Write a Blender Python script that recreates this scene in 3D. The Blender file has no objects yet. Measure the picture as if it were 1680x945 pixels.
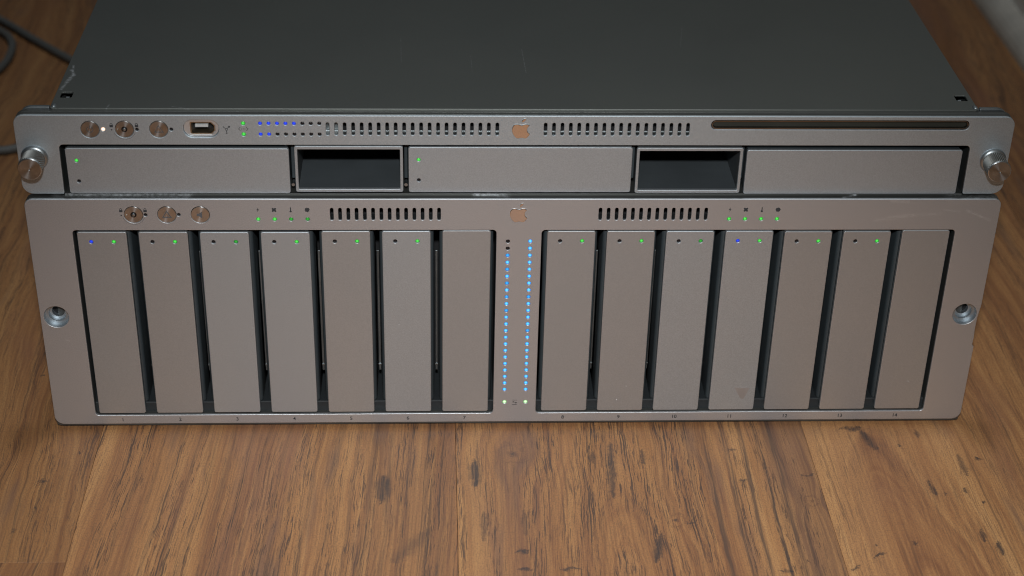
import bpy, bmesh, math, random
from mathutils import Vector, Matrix

# ------------------------------------------------------------------ camera, world, lights, exposure
scene = bpy.context.scene
COL = scene.collection
random.seed(7)
MM = 0.001

CAM_POS = Vector((-0.0390, -0.68532, 0.49716))
CR = Vector((0.99894675, -0.0404561, 0.02164933))
CU = Vector((0.00253067, 0.51968086, 0.85435672))
CF = Vector((0.04581468, 0.85340208, -0.51923588))
cam_data = bpy.data.cameras.new("camera")
cam = bpy.data.objects.new("camera", cam_data)
COL.objects.link(cam)
m = Matrix.Identity(4)
for i in range(3):
    m[i][0] = CR[i]; m[i][1] = CU[i]; m[i][2] = -CF[i]; m[i][3] = CAM_POS[i]
cam.matrix_world = m
cam_data.sensor_fit = 'HORIZONTAL'
cam_data.sensor_width = 36.0
cam_data.lens = 2799.67 / 1680 * 36.0
cam_data.clip_start = 0.02
cam_data.clip_end = 50
cam_data.dof.use_dof = True
cam_data.dof.focus_distance = 0.80
cam_data.dof.aperture_fstop = 9.0
scene.camera = cam

world = bpy.data.worlds.new("World")
scene.world = world
world.use_nodes = True
bgn = world.node_tree.nodes["Background"]
bgn.inputs[0].default_value = (0.92, 0.97, 1.0, 1)
bgn.inputs[1].default_value = 0.032


def aim(o, target):
    d = Vector(target) - o.location
    o.rotation_euler = d.to_track_quat('-Z', 'Y').to_euler()


# the camera's own flash head, a hand's breadth above the lens
fl = bpy.data.lights.new("flash", 'SPOT')
fl.energy = 33.5
fl.color = (0.97, 0.99, 1.0)
fl.spot_size = math.radians(55)
fl.spot_blend = 1.0
fl.shadow_soft_size = 0.018
flash = bpy.data.objects.new("flash", fl)
COL.objects.link(flash)
flash.location = CAM_POS + Vector((0.0, 0.0, 0.125))
aim(flash, (-0.01, -0.15, 0.0))

# room lamp hanging over the machines
lp = bpy.data.lights.new("ceiling_lamp", 'AREA')
lp.shape = 'DISK'
lp.size = 0.17
lp.energy = 8.5
lp.color = (0.92, 0.97, 1.0)
lamp = bpy.data.objects.new("ceiling_lamp", lp)
COL.objects.link(lamp)
lamp.location = (0.05, 0.14, 2.0)
lamp.rotation_euler = (0, 0, 0)

vs = scene.view_settings
vs.view_transform = 'Standard'
vs.look = 'None'
vs.exposure = 0.0
vs.gamma = 1.0
vs.use_curve_mapping = False
scene.render.engine = 'CYCLES'
scene.cycles.use_denoising = True
scene.cycles.max_bounces = 8
scene.cycles.pixel_filter_type = 'BLACKMAN_HARRIS'
scene.cycles.filter_width = 1.0


# ------------------------------------------------------------------ node helpers
class NB:
    def __init__(self, name):
        self.mat = bpy.data.materials.new(name)
        self.mat.use_nodes = True
        self.nt = self.mat.node_tree
        self.N = self.nt.nodes
        self.L = self.nt.links
        self.p = self.N["Principled BSDF"]

    def put(self, sock, v):
        if isinstance(v, bpy.types.NodeSocket):
            self.L.new(v, sock)
        elif isinstance(v, (tuple, list)) and len(v) == 3 and sock.type == 'RGBA':
            sock.default_value = (*v, 1)
        else:
            sock.default_value = v

    def set(self, **kw):
        names = dict(color="Base Color", metallic="Metallic", rough="Roughness", spec="Specular IOR Level", normal="Normal",
                     coat="Coat Weight", coat_rough="Coat Roughness", aniso="Anisotropic", arot="Anisotropic Rotation",
                     tangent="Tangent", emit="Emission Color", emit_s="Emission Strength")
        for k, v in kw.items():
            self.put(self.p.inputs[names[k]], v)

    def math(self, op, a, b=None, c=None, clamp=False):
        n = self.N.new("ShaderNodeMath"); n.operation = op; n.use_clamp = clamp
        self.put(n.inputs[0], a)
        if b is not None: self.put(n.inputs[1], b)
        if c is not None: self.put(n.inputs[2], c)
        return n.outputs[0]

    def vmath(self, op, a, b=None, out=0, scale=None):
        n = self.N.new("ShaderNodeVectorMath"); n.operation = op
        self.put(n.inputs[0], a)
        if b is not None: self.put(n.inputs[1], b)
        if scale is not None: self.put(n.inputs["Scale"], scale)
        return n.outputs[out]

    def pos(self):
        return self.N.new("ShaderNodeNewGeometry").outputs["Position"]

    def obj(self):
        return self.N.new("ShaderNodeTexCoord").outputs["Object"]

    def noise(self, vec, scale=1.0, detail=3, rough=0.5, dist=0.0, out="Fac"):
        n = self.N.new("ShaderNodeTexNoise")
        self.put(n.inputs["Vector"], vec)
        n.inputs["Scale"].default_value = scale
        n.inputs["Detail"].default_value = detail
        n.inputs["Roughness"].default_value = rough
        n.inputs["Distortion"].default_value = dist
        return n.outputs[out]

    def ramp(self, fac, stops, interp='LINEAR'):
        n = self.N.new("ShaderNodeValToRGB")
        n.color_ramp.interpolation = interp
        el = n.color_ramp.elements
        while len(el) > 1: el.remove(el[-1])
        for i, (p, c) in enumerate(stops):
            e = el[0] if i == 0 else el.new(p)
            e.position = p
            if not isinstance(c, (tuple, list)): c = (c, c, c)
            e.color = (*c, 1)
        self.put(n.inputs[0], fac)
        return n.outputs[0]

    def mix(self, fac, a, b, mode='MIX'):
        n = self.N.new("ShaderNodeMix"); n.data_type = 'RGBA'; n.blend_type = mode; n.clamp_factor = True
        self.put(n.inputs[0], fac); self.put(n.inputs[6], a); self.put(n.inputs[7], b)
        return n.outputs[2]

    def range(self, v, a, b, c=0.0, d=1.0, smooth=True):
        n = self.N.new("ShaderNodeMapRange")
        n.interpolation_type = 'SMOOTHSTEP' if smooth else 'LINEAR'
        self.put(n.inputs[0], v)
        for i, x in zip((1, 2, 3, 4), (a, b, c, d)): self.put(n.inputs[i], x)
        return n.outputs[0]

    def bump(self, h, strength, dist, normal=None):
        n = self.N.new("ShaderNodeBump")
        n.inputs["Strength"].default_value = strength
        n.inputs["Distance"].default_value = dist
        self.put(n.inputs["Height"], h)
        if normal is not None: self.put(n.inputs["Normal"], normal)
        return n.outputs[0]

    def seg(self, P, a, b, w, inner=0.15, taper=0.0):
        """soft mask around a short line from a to b (a mark with a shape of its own)"""
        a = Vector(a); d = Vector(b) - a
        if d.length < 1e-6: d = Vector((1e-6, 0, 0))
        q = self.vmath('SUBTRACT', P, tuple(a))
        t = self.math('MULTIPLY', self.vmath('DOT_PRODUCT', q, tuple(d), out=1), 1.0 / d.length_squared, clamp=True)
        r = self.vmath('SUBTRACT', q, self.vmath('SCALE', tuple(d), scale=t))
        ln = self.vmath('LENGTH', r, out=1)
        if taper > 0:
            e = self.math('POWER', self.math('MULTIPLY_ADD', t, 2.0, -1.0), 2.0)
            ln = self.math('DIVIDE', ln, self.math('MULTIPLY_ADD', e, -taper, 1.0))
        return self.range(ln, w * inner, w, 1.0, 0.0)


# ------------------------------------------------------------------ materials
def aluminium(name, col, rough, grain, scuffs=(), tint=0.05):
    b = NB(name)
    P = b.pos()
    g = b.noise(P, 1900, 3, 0.8)                                     # bead blasting
    big = b.noise(P, 14, 3, 0.55)
    st = b.noise(b.vmath('MULTIPLY', P, (60, 60, 900)), 1.0, 2, 0.6)
    c = b.mix(b.range(g, 0.25, 0.75, 0, 1, False), tuple(x * (1 - grain) for x in col), tuple(min(1, x * (1 + grain)) for x in col))
    c = b.mix(b.range(big, 0.3, 0.7), c, (1 - tint, 1 - tint * 1.1, 1 - tint * 1.25), 'MULTIPLY')
    r = b.math('ADD', rough - 0.06, b.math('MULTIPLY', big, 0.12))
    for (p0, p1, w, s) in scuffs:
        mk = b.seg(P, p0, p1, w, 0.0)
        mk = b.math('MULTIPLY', mk, b.range(b.noise(b.vmath('MULTIPLY', P, (500, 500, 1400)), 1.0, 4, 0.75), 0.34, 0.66))
        c = b.mix(b.math('MULTIPLY', mk, s), c, (0.80, 0.83, 0.86))
    b.set(color=c, metallic=0.88, rough=r, normal=b.bump(b.math('ADD', g, b.math('MULTIPLY', st, 0.25)), 0.10 + grain, 0.00006))
    return b.mat


def simple(name, col, rough=0.5, metallic=0.0, bump=0.0, bscale=1500, spec=0.5, var=0.1):
    b = NB(name)
    P = b.pos()
    g = b.noise(P, bscale, 3, 0.6)
    n2 = b.noise(P, 35, 3, 0.6)
    c = b.mix(b.range(n2, 0.3, 0.7), tuple(x * (1 - var) for x in col), tuple(min(1, x * (1 + var)) for x in col))
    b.set(color=c, metallic=metallic, rough=b.math('ADD', rough - 0.04, b.math('MULTIPLY', g, 0.08)), spec=spec)
    if bump: b.set(normal=b.bump(g, bump, 0.0001))
    return b.mat


def spun(name, col, rough, aniso):
    b = NB(name)
    t = b.N.new("ShaderNodeTangent"); t.direction_type = 'RADIAL'; t.axis = 'Y'
    o = b.obj()
    sx = b.N.new("ShaderNodeSeparateXYZ"); b.put(sx.inputs[0], o)
    rad = b.math('SQRT', b.math('ADD', b.math('POWER', sx.outputs[0], 2.0), b.math('POWER', sx.outputs[2], 2.0)))
    cb = b.N.new("ShaderNodeCombineXYZ"); b.put(cb.inputs[0], rad)
    rings = b.noise(cb.outputs[0], 9000, 2, 0.6)
    c = b.mix(rings, tuple(x * 0.8 for x in col), col)
    b.set(color=c, metallic=1.0, rough=rough, aniso=aniso, arot=0.25, tangent=t.outputs[0])
    return b.mat


def led(name, centre, rim, strength, r=0.9):
    b = NB(name)
    d = b.vmath('LENGTH', b.obj(), out=1)
    c = b.mix(b.range(d, r * 0.25 * MM, r * 1.05 * MM), centre, rim)
    b.set(color=(0.02, 0.02, 0.02), emit=c, emit_s=strength, rough=0.3)
    return b.mat


SC_RAID = [((0.1655, 0, 0.1165), (0.1830, 0, 0.1190), 0.0016, 0.38), ((0.172, 0, 0.1185), (0.1960, 0, 0.1200), 0.0014, 0.35),
           ((0.2080, 0, 0.1215), (0.2195, 0, 0.1165), 0.0012, 0.55), ((0.197, 0, 0.1220), (0.205, 0, 0.1210), 0.0008, 0.4),
           ((0.172, 0, 0.1265), (0.180, 0, 0.1262), 0.0014, 0.5), ((0.20, 0.002, 0.1275), (0.222, 0.003, 0.1275), 0.004, 0.35),
           ((-0.213, 0, 0.052), (-0.2115, 0, 0.0515), 0.0006, 0.6)]
SC_TOP = [((-0.2065, 0.050, 0.1687), (-0.2040, 0.044, 0.1687), 0.0012, 0.8), ((-0.2045, 0.044, 0.1687), (-0.2060, 0.036, 0.1687), 0.0016, 0.9),
          ((-0.2060, 0.036, 0.1687), (-0.2072, 0.028, 0.1687), 0.0012, 0.8), ((-0.2062, 0.055, 0.1687), (-0.2052, 0.047, 0.1687), 0.0008, 0.7),
          ((-0.183, 0.012, 0.1687), (-0.185, 0.003, 0.168), 0.0006, 0.5), ((-0.155, 0.0105, 0.1687), (-0.135, 0.005, 0.168), 0.0005, 0.5),
          ((0.085, 0.105, 0.1687), (0.081, 0.080, 0.1687), 0.0004, 0.12), ((-0.0548, 0.0912, 0.1687), (-0.0540, 0.0590, 0.1687), 0.0004, 0.16), ((-0.0211, 0.0677, 0.1687), (-0.0208, 0.0489, 0.1687), 0.0004, 0.16), ((0.0036, 0.0758, 0.1687), (0.0044, 0.0485, 0.1687), 0.0004, 0.25)]
M = {}
M['bezel'] = aluminium("bezel_aluminium", (0.580, 0.594, 0.618), 0.50, 0.16, SC_RAID)
M['bezel_top'] = aluminium("server_bezel_aluminium", (0.575, 0.645, 0.695), 0.50, 0.16, SC_TOP[4:6])
M['warm'] = aluminium("warm_anodised", (0.505, 0.527, 0.545), 0.50, 0.11)
M['cool'] = aluminium("cool_blasted", (0.528, 0.572, 0.608), 0.52, 0.16)
M['lid'] = aluminium("lid_metal", (0.215, 0.228, 0.215), 0.45, 0.05, SC_TOP)
M['shaded_frame'] = aluminium("shaded_frame_metal", (0.14, 0.145, 0.14), 0.48, 0.03, SC_RAID[5:6] + [((-0.21, 0.004, 0.1275), (-0.15, 0.003, 0.1275), 0.003, 0.5), ((-0.02, 0.004, 0.1275), (-0.005, 0.003, 0.1275), 0.002, 0.5), ((0.15, 0.002, 0.1275), (0.156, 0.004, 0.1275), 0.0012, 0.7)])  # aluminium darkened: shade of the upward bezel faces put into its colour
M['steel'] = simple("zinc_steel", (0.42, 0.46, 0.48), 0.38, 1.0, var=0.2)
M['bore'] = simple("bored_steel", (0.50, 0.55, 0.585), 0.50, 1.0, var=0.2)
M['dull_steel'] = simple("dull_steel", (0.30, 0.33, 0.34), 0.45, 1.0, var=0.25)
M['chrome'] = simple("mirror_metal", (0.80, 0.78, 0.76), 0.10, 1.0, var=0.02)
M['spun'] = spun("spun_steel", (0.70, 0.72, 0.73), 0.28, 0.78)
M['knurl'] = simple("knurled_steel", (0.27, 0.26, 0.24), 0.42, 1.0)
M['plastic'] = simple("charcoal_plastic", (0.032, 0.041, 0.046), 0.50, 0.0, bump=0.15, bscale=1800)
M['cup'] = simple("satin_cup", (0.82, 0.85, 0.87), 0.42, 0.9)
M['recess'] = simple("recess_plastic", (0.045, 0.053, 0.058), 0.58, 0.0, bump=0.25, bscale=1500)
M['black'] = simple("black_cavity", (0.004, 0.004, 0.005), 0.8)
M['chassis'] = simple("chassis_metal", (0.11, 0.12, 0.12), 0.5, 0.8)
M['ink'] = simple("grey_ink", (0.028, 0.030, 0.034), 0.7)
M['engraved'] = simple("etched_mark", (0.085, 0.09, 0.10), 0.65)
M['off'] = simple("unlit_lens", (0.006, 0.005, 0.006), 0.35)
M['grey_dot'] = simple("faint_lens", (0.06, 0.055, 0.06), 0.5)
M['slot_rim'] = simple("slot_rim_polished", (0.45, 0.40, 0.36), 0.18, 1.0)
M['slot'] = simple("slot_brush", (0.020, 0.020, 0.014), 0.85, 0.0, bump=0.4, bscale=3000)
M['contact'] = simple("port_tongue", (0.48, 0.49, 0.48), 0.4)
M['port_metal'] = simple("port_shell", (0.62, 0.54, 0.42), 0.32, 1.0)
M['sill'] = simple("sill_plastic", (0.014, 0.017, 0.019), 0.6)
M['rubber'] = simple("rubber", (0.015, 0.015, 0.015), 0.8)
M['cable'] = simple("cable_sheath", (0.095, 0.097, 0.092), 0.55, var=0.05)
M['dust'] = simple("dust", (0.75, 0.75, 0.75), 0.9)
M['stain'] = simple("stain", (0.495, 0.495, 0.505), 0.52, 0.88)
M['skirting'] = simple("white_gloss_paint", (0.85, 0.85, 0.81), 0.4, bscale=60)
M['moulding'] = simple("moulding", (0.46, 0.43, 0.38), 0.5, bscale=60)
M['wall'] = simple("wall_paint", (0.66, 0.65, 0.60), 0.8, bump=0.3, bscale=400)
M['led_green'] = led("green_light", (0.10, 0.95, 0.10), (0.0, 0.30, 0.01), 0.9)
M['led_green_dim'] = led("dim_green_light", (0.02, 0.42, 0.03), (0.0, 0.14, 0.01), 0.9)
M['led_bright'] = led("bright_green_light", (0.75, 1.0, 0.62), (0.02, 0.35, 0.02), 1.3, 1.1)
M['led_blue'] = led("blue_light", (0.006, 0.055, 0.92), (0.002, 0.015, 0.42), 1.0)
M['led_cyan'] = led("cyan_light", (0.12, 0.72, 1.0), (0.0, 0.10, 0.75), 1.25, 0.96)
M['led_cyan_b'] = led("cyan_light_dimmer", (0.03, 0.48, 0.95), (0.0, 0.09, 0.62), 1.05, 0.96)
M['led_white'] = led("white_light", (1.0, 0.93, 0.86), (0.9, 0.55, 0.35), 1.4)

# spots burnt into the boards: x0,y0,x1,y1,width mm,strength
SPOTS = [(-62.5,-39.8,-63.4,-58.6,2.70,0.90),(-62.8,-48.1,-62.8,-49.5,1.89,1.00),(-19.5,-28.4,-19.3,-47.3,2.16,0.80),(-16.2,-67.3,-16.8,-86.5,1.08,0.55),(47.1,-14.9,44.4,-56.4,1.62,0.60),(37.7,-21.7,37.0,-30.5,1.35,0.50),(61.9,-20.5,61.7,-30.8,1.08,0.60),(71.5,-73.4,72.0,-73.8,1.62,0.90),(64.1,-84.2,59.5,-102.7,1.89,0.70),(-3.0,-95.1,3.1,-94.4,1.08,0.80),(-1.6,-107.1,4.3,-107.2,0.81,0.80),(17.0,-107.4,26.0,-106.7,0.81,0.70),(-57.5,-100.9,-40.8,-79.7,2.97,0.35),(2.2,-65.8,2.5,-83.3,1.08,0.40),(163.0,-4.0,173.3,-3.1,1.35,0.70),(172.8,-5.2,177.1,-20.9,1.89,0.70),(189.1,-16.5,189.0,-18.5,0.81,0.70),(200.6,-5.5,200.4,-11.6,0.81,0.60),(216.1,-25.8,216.6,-41.8,1.22,0.85),(225.5,-28.8,225.7,-30.3,1.35,0.80),(196.4,-46.7,197.6,-57.0,1.08,0.60),(202.2,-56.2,202.7,-56.6,1.08,0.70),(212.5,-51.6,212.1,-56.3,0.81,0.70),(218.8,-61.4,218.8,-62.4,0.81,0.80),(211.6,-83.2,211.5,-89.7,1.22,0.85),(217.0,-92.8,217.1,-100.5,1.08,0.70),(178.7,-91.4,178.9,-91.9,1.49,0.95),(160.8,-92.9,160.9,-93.3,0.81,0.80),(157.8,-102.1,164.1,-98.8,0.68,0.85),(145.8,-109.4,150.6,-107.4,0.68,0.85),(113.3,-109.7,119.8,-111.0,0.81,0.80),(127.2,-103.7,128.0,-103.7,0.81,0.80),(106.0,-44.7,109.7,-44.7,0.68,0.70),(104.4,-20.0,108.1,-21.1,0.68,0.70),(95.9,-20.9,96.2,-20.9,0.81,0.60),(135.9,-40.8,143.6,-40.9,0.68,0.60),(76.9,-75.7,80.5,-75.7,0.68,0.70),(-222.6,-40.6,-222.6,-42.4,1.62,0.90),(-222.0,-61.0,-221.7,-61.4,1.08,0.70),(-228.4,-77.0,-228.0,-77.5,1.62,0.50),(-209.2,-18.9,-208.8,-19.4,0.54,0.80),(-239.6,47.4,-238.4,46.2,0.81,0.70),(-1.1,-23.2,-0.5,-23.7,1.62,0.50)]


def wood(name, seed, spots=(), knots=(), warp=1.0, pores=1.0, stripes=1.0, light=1.0, lean=0.0, calm=None, heart_line=None, zones=(), striped=None):
    """printed rustic board: lengthwise figure, broken pores, knots, burnt marks; world metres, grain along Y"""
    b = NB(name)
    P0 = b.pos()
    sx = b.N.new("ShaderNodeSeparateXYZ"); b.put(sx.inputs[0], P0)
    x, y = sx.outputs[0], sx.outputs[1]
    shift = None
    for (kx, ky, kw, kl, amp, heart) in knots:                       # knots bend the grain round themselves
        dx = b.math('SUBTRACT', x, kx); dy = b.math('SUBTRACT', y, ky)
        e = b.math('ADD', b.math('POWER', b.math('DIVIDE', dx, kw), 2.0), b.math('POWER', b.math('DIVIDE', dy, kl), 2.0))
        s = b.math('MULTIPLY', b.math('MULTIPLY', dx, b.math('EXPONENT', b.math('MULTIPLY', e, -1.0))), amp)
        shift = s if shift is None else b.math('ADD', shift, s)
    w1 = b.noise(b.vmath('ADD', b.vmath('MULTIPLY', P0, (7, 3.0, 0)), (seed * 3.1, seed * 1.7, seed)), 1.0, 2, 0.5)
    w2 = b.noise(b.vmath('ADD', b.vmath('MULTIPLY', P0, (45, 20, 0)), (seed, seed * 2.3, 4)), 1.0, 2, 0.5)
    w3 = b.noise(b.vmath('ADD', b.vmath('MULTIPLY', P0, (260, 90, 0)), (seed, 3, 8)), 1.0, 2, 0.5)
    wsum = b.math('ADD', b.math('MULTIPLY', b.math('SUBTRACT', w1, 0.5), 0.065 * warp), b.math('MULTIPLY', b.math('SUBTRACT', w2, 0.5), 0.011 * warp))
    if calm: wsum = b.math('MULTIPLY', wsum, b.range(x, calm[0], calm[1], 1.0, calm[2]))
    wsum = b.math('ADD', wsum, b.math('MULTIPLY', b.math('SUBTRACT', w3, 0.5), 0.0009))
    xs = x
    if heart_line:                                                    # the saw cut grazes the heart: arched figure
        hx = b.math('SUBTRACT', x, heart_line[0]); hy = b.math('MULTIPLY', b.math('SUBTRACT', y, heart_line[1]), heart_line[2])
        xs = b.math('SQRT', b.math('ADD', b.math('POWER', hx, 2.0), b.math('POWER', hy, 2.0)))
    xx = b.math('ADD', b.math('ADD', xs, wsum), b.math('MULTIPLY', y, lean))
    if shift is not None: xx = b.math('ADD', xx, shift)
    cb = b.N.new("ShaderNodeCombineXYZ"); b.put(cb.inputs[0], xx); b.put(cb.inputs[1], y); cb.inputs[2].default_value = seed * 0.37
    G = cb.outputs[0]

    def gn(sx_, sy_, off, detail=2, rough=0.55, dist=0.0):
        return b.noise(b.vmath('ADD', b.vmath('MULTIPLY', G, (sx_, sy_, 1)), (off, off * 1.3 + seed, off * 0.7)), 1.0, detail, rough, dist)
    cv = b.N.new("ShaderNodeCombineXYZ"); V_x = b.math('ADD', b.math('ADD', x, wsum), b.math('MULTIPLY', y, lean)); b.put(cv.inputs[0], V_x); b.put(cv.inputs[1], y); cv.inputs[2].default_value = seed * 0.37
    V = cv.outputs[0]

    def vn(sx_, sy_, off, detail=2, rough=0.55, dist=0.0):
        return b.noise(b.vmath('ADD', b.vmath('MULTIPLY', V, (sx_, sy_, 1)), (off, off * 1.3 + seed, off * 0.7)), 1.0, detail, rough, dist)
    n_broad = gn(30, 1.6, 1)
    n_band = gn(230, 3.6, 2, 4, 0.7)
    n_fine = vn(1000, 12, 3, 4, 0.8)
    f = b.math('ADD', b.math('MULTIPLY', n_broad, 0.30), b.math('ADD', b.math('MULTIPLY', n_band, 0.38), b.math('MULTIPLY', n_fine, 0.32)))
    k = light
    c = b.ramp(f, [(0.33, (0.150 * k, 0.064 * k, 0.032 * k)), (0.43, (0.240 * k, 0.107 * k, 0.047 * k)), (0.50, (0.322 * k, 0.153 * k, 0.062 * k)),
                   (0.58, (0.408 * k, 0.208 * k, 0.083 * k)), (0.68, (0.475 * k, 0.262 * k, 0.111 * k))])
    # reddish and mauve clouds of the print, drawn out along the grain
    cl = gn(26, 5, 5, 3, 0.6)
    c = b.mix(b.range(cl, 0.50, 0.68, 0, 0.40), c, (0.205, 0.098, 0.066))
    cl2 = gn(60, 7, 12, 3, 0.6)
    c = b.mix(b.range(cl2, 0.58, 0.72, 0, 0.45), c, (0.135, 0.085, 0.064))
    for (xa, xb, fe, col, fac) in zones:                             # tone of a lengthwise strip of the board
        xv = b.math('ADD', x, b.math('MULTIPLY', b.math('SUBTRACT', gn(14, 6, 30), 0.5), 0.02))
        zm = b.math('MULTIPLY', b.range(xv, xa - fe, xa + fe), b.range(xv, xb - fe, xb + fe, 1.0, 0.0))
        c = b.mix(b.math('MULTIPLY', b.math('MULTIPLY', zm, b.range(n_band, 0.3, 0.6, 1.0, 0.35)), fac), c, col)
    # the pores: short dark strokes gathered in bands
    dens = gn(75, 2.2, 7, 3, 0.6)
    p1 = vn(1150, 20, 9, 4, 0.75, 0.3)
    p2 = vn(1600, 62, 14, 3, 0.75, 0.2)
    pm = b.math('MULTIPLY', b.range(p1, 0.545, 0.595), b.range(dens, 0.44, 0.57, 0.08, 1.0))
    pm = b.math('MAXIMUM', pm, b.math('MULTIPLY', b.range(p2, 0.555, 0.605), b.range(dens, 0.40, 0.56, 0.22, 1.0)))
    c = b.mix(b.math('MULTIPLY', pm, 0.78 * pores), c, (0.050, 0.033, 0.027))
    # long dark lines
    ln = vn(520, 4.5, 17, 2, 0.6, 0.1)
    lm = b.math('MULTIPLY', b.range(ln, 0.56, 0.66), b.range(gn(45, 4, 21), 0.42, 0.58))
    c = b.mix(b.math('MULTIPLY', lm, 0.70 * stripes), c, (0.040, 0.028, 0.024))
    if striped:                                                       # even late-wood lines
        sxv = b.math('ADD', V_x, b.math('MULTIPLY', b.math('SUBTRACT', vn(60, 3, 44), 0.5), 0.010))
        sw = b.math('SINE', b.math('MULTIPLY', sxv, 2 * math.pi / striped[2]))
        sm = b.math('MULTIPLY', b.range(sw, 0.45, 0.95), b.math('MULTIPLY', b.range(x, striped[0] - 0.006, striped[0] + 0.006), b.range(x, striped[1], striped[1] + 0.008, 1.0, 0.0)))
        sm = b.math('MULTIPLY', sm, b.range(vn(1000, 22, 51, 3, 0.65), 0.40, 0.58, 0.15, 1.0))
        c = b.mix(b.math('MULTIPLY', sm, striped[3]), c, (0.048, 0.036, 0.032))
    # fine fleck of the print
    fk = b.noise(b.vmath('MULTIPLY', P0, (1500, 900, 1)), 1.0, 2, 0.7)
    c = b.mix(b.range(fk, 0.44, 0.64, 0, 0.38), c, (0.12, 0.066, 0.045))
    # rings and heart of the knots
    for (kx, ky, kw, kl, amp, heart) in knots:
        if heart <= 0: continue
        wob = b.math('MULTIPLY', b.noise(P0, 110, 3, 0.6), 0.75)
        dx = b.math('DIVIDE', b.math('SUBTRACT', x, kx), kw); dy = b.math('DIVIDE', b.math('SUBTRACT', y, ky), kl)
        r = b.math('ADD', b.math('SQRT', b.math('ADD', b.math('POWER', dx, 2.0), b.math('POWER', dy, 2.0))), wob)
        ring = b.math('SINE', b.math('MULTIPLY', r, 19.0))
        mk = b.math('MULTIPLY', b.range(ring, -0.2, 1.0), b.range(r, 0.45, 1.15, heart, 0.0))
        c = b.mix(b.math('MULTIPLY', mk, b.range(fk, 0.30, 0.6, 0.3, 1.0)), c, (0.085, 0.045, 0.030))
    # burnt spots
    if spots:
        wv = b.vmath('SUBTRACT', b.noise(P0, 260, 5, 0.75, 0, "Color"), (0.5, 0.5, 0.5))
        Q = b.vmath('MULTIPLY', b.vmath('ADD', P0, b.vmath('MULTIPLY', wv, (0.0050, 0.0100, 0.0))), (1, 1, 0))
        acc = None
        for (x0, y0, x1, y1, w, s) in spots:
            mk = b.math('MULTIPLY', b.seg(Q, (x0 * MM, y0 * MM, 0), (x1 * MM, y1 * MM, 0), w * MM * 2.3, 0.0, 0.6), min(1.0, s * 1.35))
            acc = mk if acc is None else b.math('MAXIMUM', acc, mk)
        c = b.mix(b.math('MULTIPLY', b.math('MULTIPLY', acc, b.range(vn(1100, 20, 61, 3, 0.65), 0.34, 0.58, 0.55, 1.0)), 0.92), c, (0.032, 0.028, 0.029))
    hgt = b.math('SUBTRACT', n_fine, b.math('MULTIPLY', pm, 0.8))
    b.set(color=c, rough=b.math('ADD', 0.40, b.math('MULTIPLY', n_fine, 0.14)), spec=0.22, normal=b.bump(hgt, 0.16, 0.00018))
    return b.mat


# ------------------------------------------------------------------ mesh helpers
def link(name, mesh, mat, parent=None):
    o = bpy.data.objects.new(name, mesh)
    COL.objects.link(o)
    if mat is not None:
        mesh.materials.clear(); mesh.materials.append(mat)
    if parent is not None: o.parent = parent
    return o


def empty(name, label, cat):
    o = bpy.data.objects.new(name, None)
    COL.objects.link(o)
    o.empty_display_size = 0.02
    o["label"] = label; o["category"] = cat
    return o


def rrect(x0, z0, x1, z1, r, n=6, corners=None):
    """rounded rectangle, mm; corners = radii (bl, br, tr, tl)"""
    rs = corners or (r, r, r, r)
    pts = []
    for (cx, cz, a0), q in zip(((x0, z0, 180), (x1, z0, 270), (x1, z1, 0), (x0, z1, 90)), rs):
        sx = 1 if cx == x0 else -1; sz = 1 if cz == z0 else -1
        ox, oz = cx + sx * q, cz + sz * q
        if q < 1e-6: pts.append((cx, cz)); continue
        for i in range(n + 1):
            a = math.radians(a0 + 90 * i / n)
            pts.append((ox + q * math.cos(a), oz + q * math.sin(a)))
    return pts


def circ(cx, cz, r, n=20):
    return [(cx + r * math.cos(2 * math.pi * i / n), cz + r * math.sin(2 * math.pi * i / n)) for i in range(n)]


def slot(cx, z0, z1, w):
    return rrect(cx - w / 2, z0, cx + w / 2, z1, w / 2 - 0.001, 5)


def plate_mesh(loops, thick, bevel=0.2, bres=2, flat=False):
    """plate with holes from outlines in mm. Upright: outline in XZ, front face at y=0, back at y=thick. flat: outline in XY, top at z=0."""
    cu = bpy.data.curves.new("tmp", 'CURVE')
    cu.dimensions = '2D'; cu.fill_mode = 'BOTH'
    bv = min(bevel, thick * 0.49)
    cu.extrude = thick / 2 - bv
    cu.bevel_depth = bv
    cu.bevel_resolution = bres
    cu.offset = -bv
    for lp_ in loops:
        s = cu.splines.new('POLY')
        s.points.add(len(lp_) - 1)
        for p, (x, z) in zip(s.points, lp_): p.co = (x, z, 0, 1)
        s.use_cyclic_u = True
    ob = bpy.data.objects.new("tmp", cu)
    COL.objects.link(ob)
    dg = bpy.context.evaluated_depsgraph_get()
    me = bpy.data.meshes.new_from_object(ob.evaluated_get(dg))
    bpy.data.objects.remove(ob); bpy.data.curves.remove(cu)
    for v in me.vertices:
        x, yv, z = v.co
        v.co = (x * MM, yv * MM, (z - thick / 2) * MM) if flat else (x * MM, (thick / 2 - z) * MM, yv * MM)
    me.polygons.foreach_set("use_smooth", [False] * len(me.polygons))
    me.update()
    return me


def plate(name, loops, thick, mat, parent, y=0.0, bevel=0.2, bres=2, **kw):
    me = plate_mesh(loops, thick, bevel, bres, **kw)
    # put the origin at the middle of the piece
    xs = [v.co for v in me.vertices]
    c = sum(xs, Vector()) / len(xs)
    mn = Vector((min(v[i] for v in xs) for i in range(3))); mx = Vector((max(v[i] for v in xs) for i in range(3)))
    c = (mn + mx) / 2
    me.transform(Matrix.Translation(-c))
    o = link(name, me, mat, parent)
    o.location = c + Vector((0, y * MM, 0)) if not kw.get('flat') else c + Vector((0, 0, y * MM))
    return o


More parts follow.
